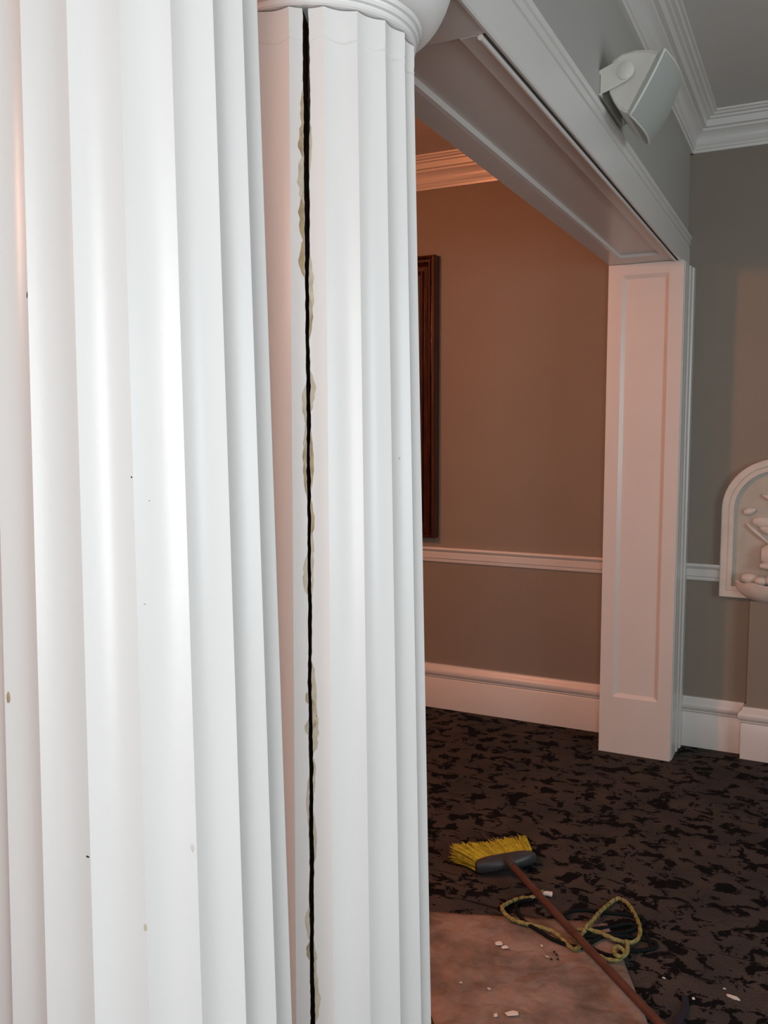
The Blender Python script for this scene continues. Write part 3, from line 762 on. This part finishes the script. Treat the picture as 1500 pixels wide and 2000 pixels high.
# ------------------------------------------------------------------ small litter
def flake(name, x, y, z, sx, sy, th, rot, material, label, cat, group=None):
    mb = MB(); n = 7; rings = []
    for (zz, s_) in ((0, 1), (th, .85)):
        rings.append([(x + s_ * (sx * math.cos(2 * PI * k / n + .3) * math.cos(rot) - sy * math.sin(2 * PI * k / n + .3) * math.sin(rot)) * (1 + .25 * math.sin(k * 2.3)),
                       y + s_ * (sx * math.cos(2 * PI * k / n + .3) * math.sin(rot) + sy * math.sin(2 * PI * k / n + .3) * math.cos(rot)) * (1 + .25 * math.cos(k * 1.7)), z + zz) for k in range(n)])
    mb.loft(rings); return tag(mb.build(name, material), label, cat, group)
flake('paint_flake', -.156, 2.504, .001, .019, .007, .004, -.25, 'chip', 'largest white paint flake on the bare carpet, lower right', 'paint flake')
flake('paint_flake', -.346, 2.509, .001, .0055, .003, .002, -.3, 'chip', 'tiny white flake on carpet just right of the paper edge', 'paint flake')
flake('paint_flake', -.257, 2.451, .001, .004, .006, .002, .2, 'chip', 'small flake beside the navy strap end', 'paint flake')
flake('paint_flake', -.183, 2.535, .001, .004, .0025, .002, 0, 'chip', 'tiny dull flake behind the largest carpet flake', 'paint flake')
PZ = .0135
for (x, y, sx, sy, rot, lb) in ((-.829, 2.441, .011, .013, .3, 'larger of two pale flakes touching on the brown paper'), (-.806, 2.430, .010, .009, .6, 'smaller of two pale flakes touching on the brown paper'),
                                (-.706, 2.487, .005, .0035, -.9, 'white flake on paper left of the broom handle'), (-.675, 2.440, .0055, .0025, 0, 'thin white flake on paper near the dark crumbs'),
                                (-.718, 2.668, .005, .003, .1, 'white flake on the far edge of the paper under the rope'), (-.863, 2.209, .004, .0035, 0, 'tiny white flake on paper closest to the cracked column'),
                                (-.781, 2.219, .005, .0035, 0, 'tiny white flake on paper, second from the cracked column'), (-.690, 2.148, .017, .012, .5, 'biggest pale flake at the bottom of the paper'),
                                (-.727, 2.121, .005, .009, .2, 'narrow pale flake beside the biggest paper flake')):
    flake('paint_flake', x, y, PZ, sx, sy, .0015, rot, 'chip', lb, 'paint flake')
for (x, y, lb) in ((-.662, 2.471, 'dark crumb on the paper, farthest of the little cluster'), (-.652, 2.461, 'dark crumb in the middle of the little cluster on paper'), (-.643, 2.441, 'dark crumb on the paper, rightmost of the cluster by the handle'), (-.660, 2.431, 'dark crumb on the paper, nearest and leftmost of the cluster')):
    flake('dirt_crumb', x, y, PZ, .004, .004, .003, 0, 'crumb', lb, 'crumb', 'dark crumbs on the paper')
st = MB()
sp_pts = smooth_path([(-.279, 2.447, .003), (-.272, 2.40, .006), (-.276, 2.34, .008), (-.285, 2.27, .006), (-.262, 2.18, .004)], 6)
st.loft([[(p_.x - .009, p_.y, p_.z - .002), (p_.x + .009, p_.y, p_.z - .002), (p_.x + .009, p_.y, p_.z + .001), (p_.x - .009, p_.y, p_.z + .001)] for p_ in sp_pts])
tag(st.build('strap', 'blue', smooth=50), 'navy blue strap lying on the carpet right of the paper', 'strap')

# ------------------------------------------------------------------ lamps
def pendant(LX, LY, LZ, gm, label, gr=.10):
    pd = empty('pendant_lamp', (LX, LY, ZC)); tag(pd, label, 'lamp', 'globe pendants in the next room')
    pr = [(gr * math.sin(PI * k / 16) + .0005, LZ - gr * math.cos(PI * k / 16)) for k in range(17)]
    MB().lathe(pr, LX, LY, 32).build('globe', gm, pd, smooth=60)
    MB().tube([(LX, LY, LZ + gr + .02), (LX, LY, ZC - .03)], .006, 8).build('stem', 'brass', pd)
    MB().lathe([(.03, LZ + gr - .006), (.035, LZ + gr), (.03, LZ + gr + .03), (.01, LZ + gr + .035)], LX, LY, 20).build('cap', 'brass', pd, smooth=40)
    MB().lathe([(.012, ZC - .035), (.05, ZC - .02), (.06, ZC), (.01, ZC)], LX, LY, 24).build('ceiling_rose', 'brass', pd, smooth=40)
pendant(-2.35, 1.90, 2.44, 'globe', 'warm glowing globe pendant behind the columns, nearer the far wall')
pendant(-2.30, 0.20, 2.20, 'globe2', 'larger, dimmer warm globe pendant behind the nearest column', .20)
DX, DY = 1.15, 2.75
dm = empty('ceiling_light', (DX, DY, ZC)); tag(dm, 'round ceiling light in the room with the loudspeaker', 'lamp')
MB().lathe([(.005, ZC - .11), (.08, ZC - .105), (.13, ZC - .08), (.155, ZC - .03), (.15, ZC - .02)], DX, DY, 32).build('diffuser', 'dome', dm, smooth=50)
MB().lathe([(.15, ZC - .03), (.165, ZC - .028), (.168, ZC), (.14, ZC)], DX, DY, 32).build('rim', 'trim', dm, smooth=40)
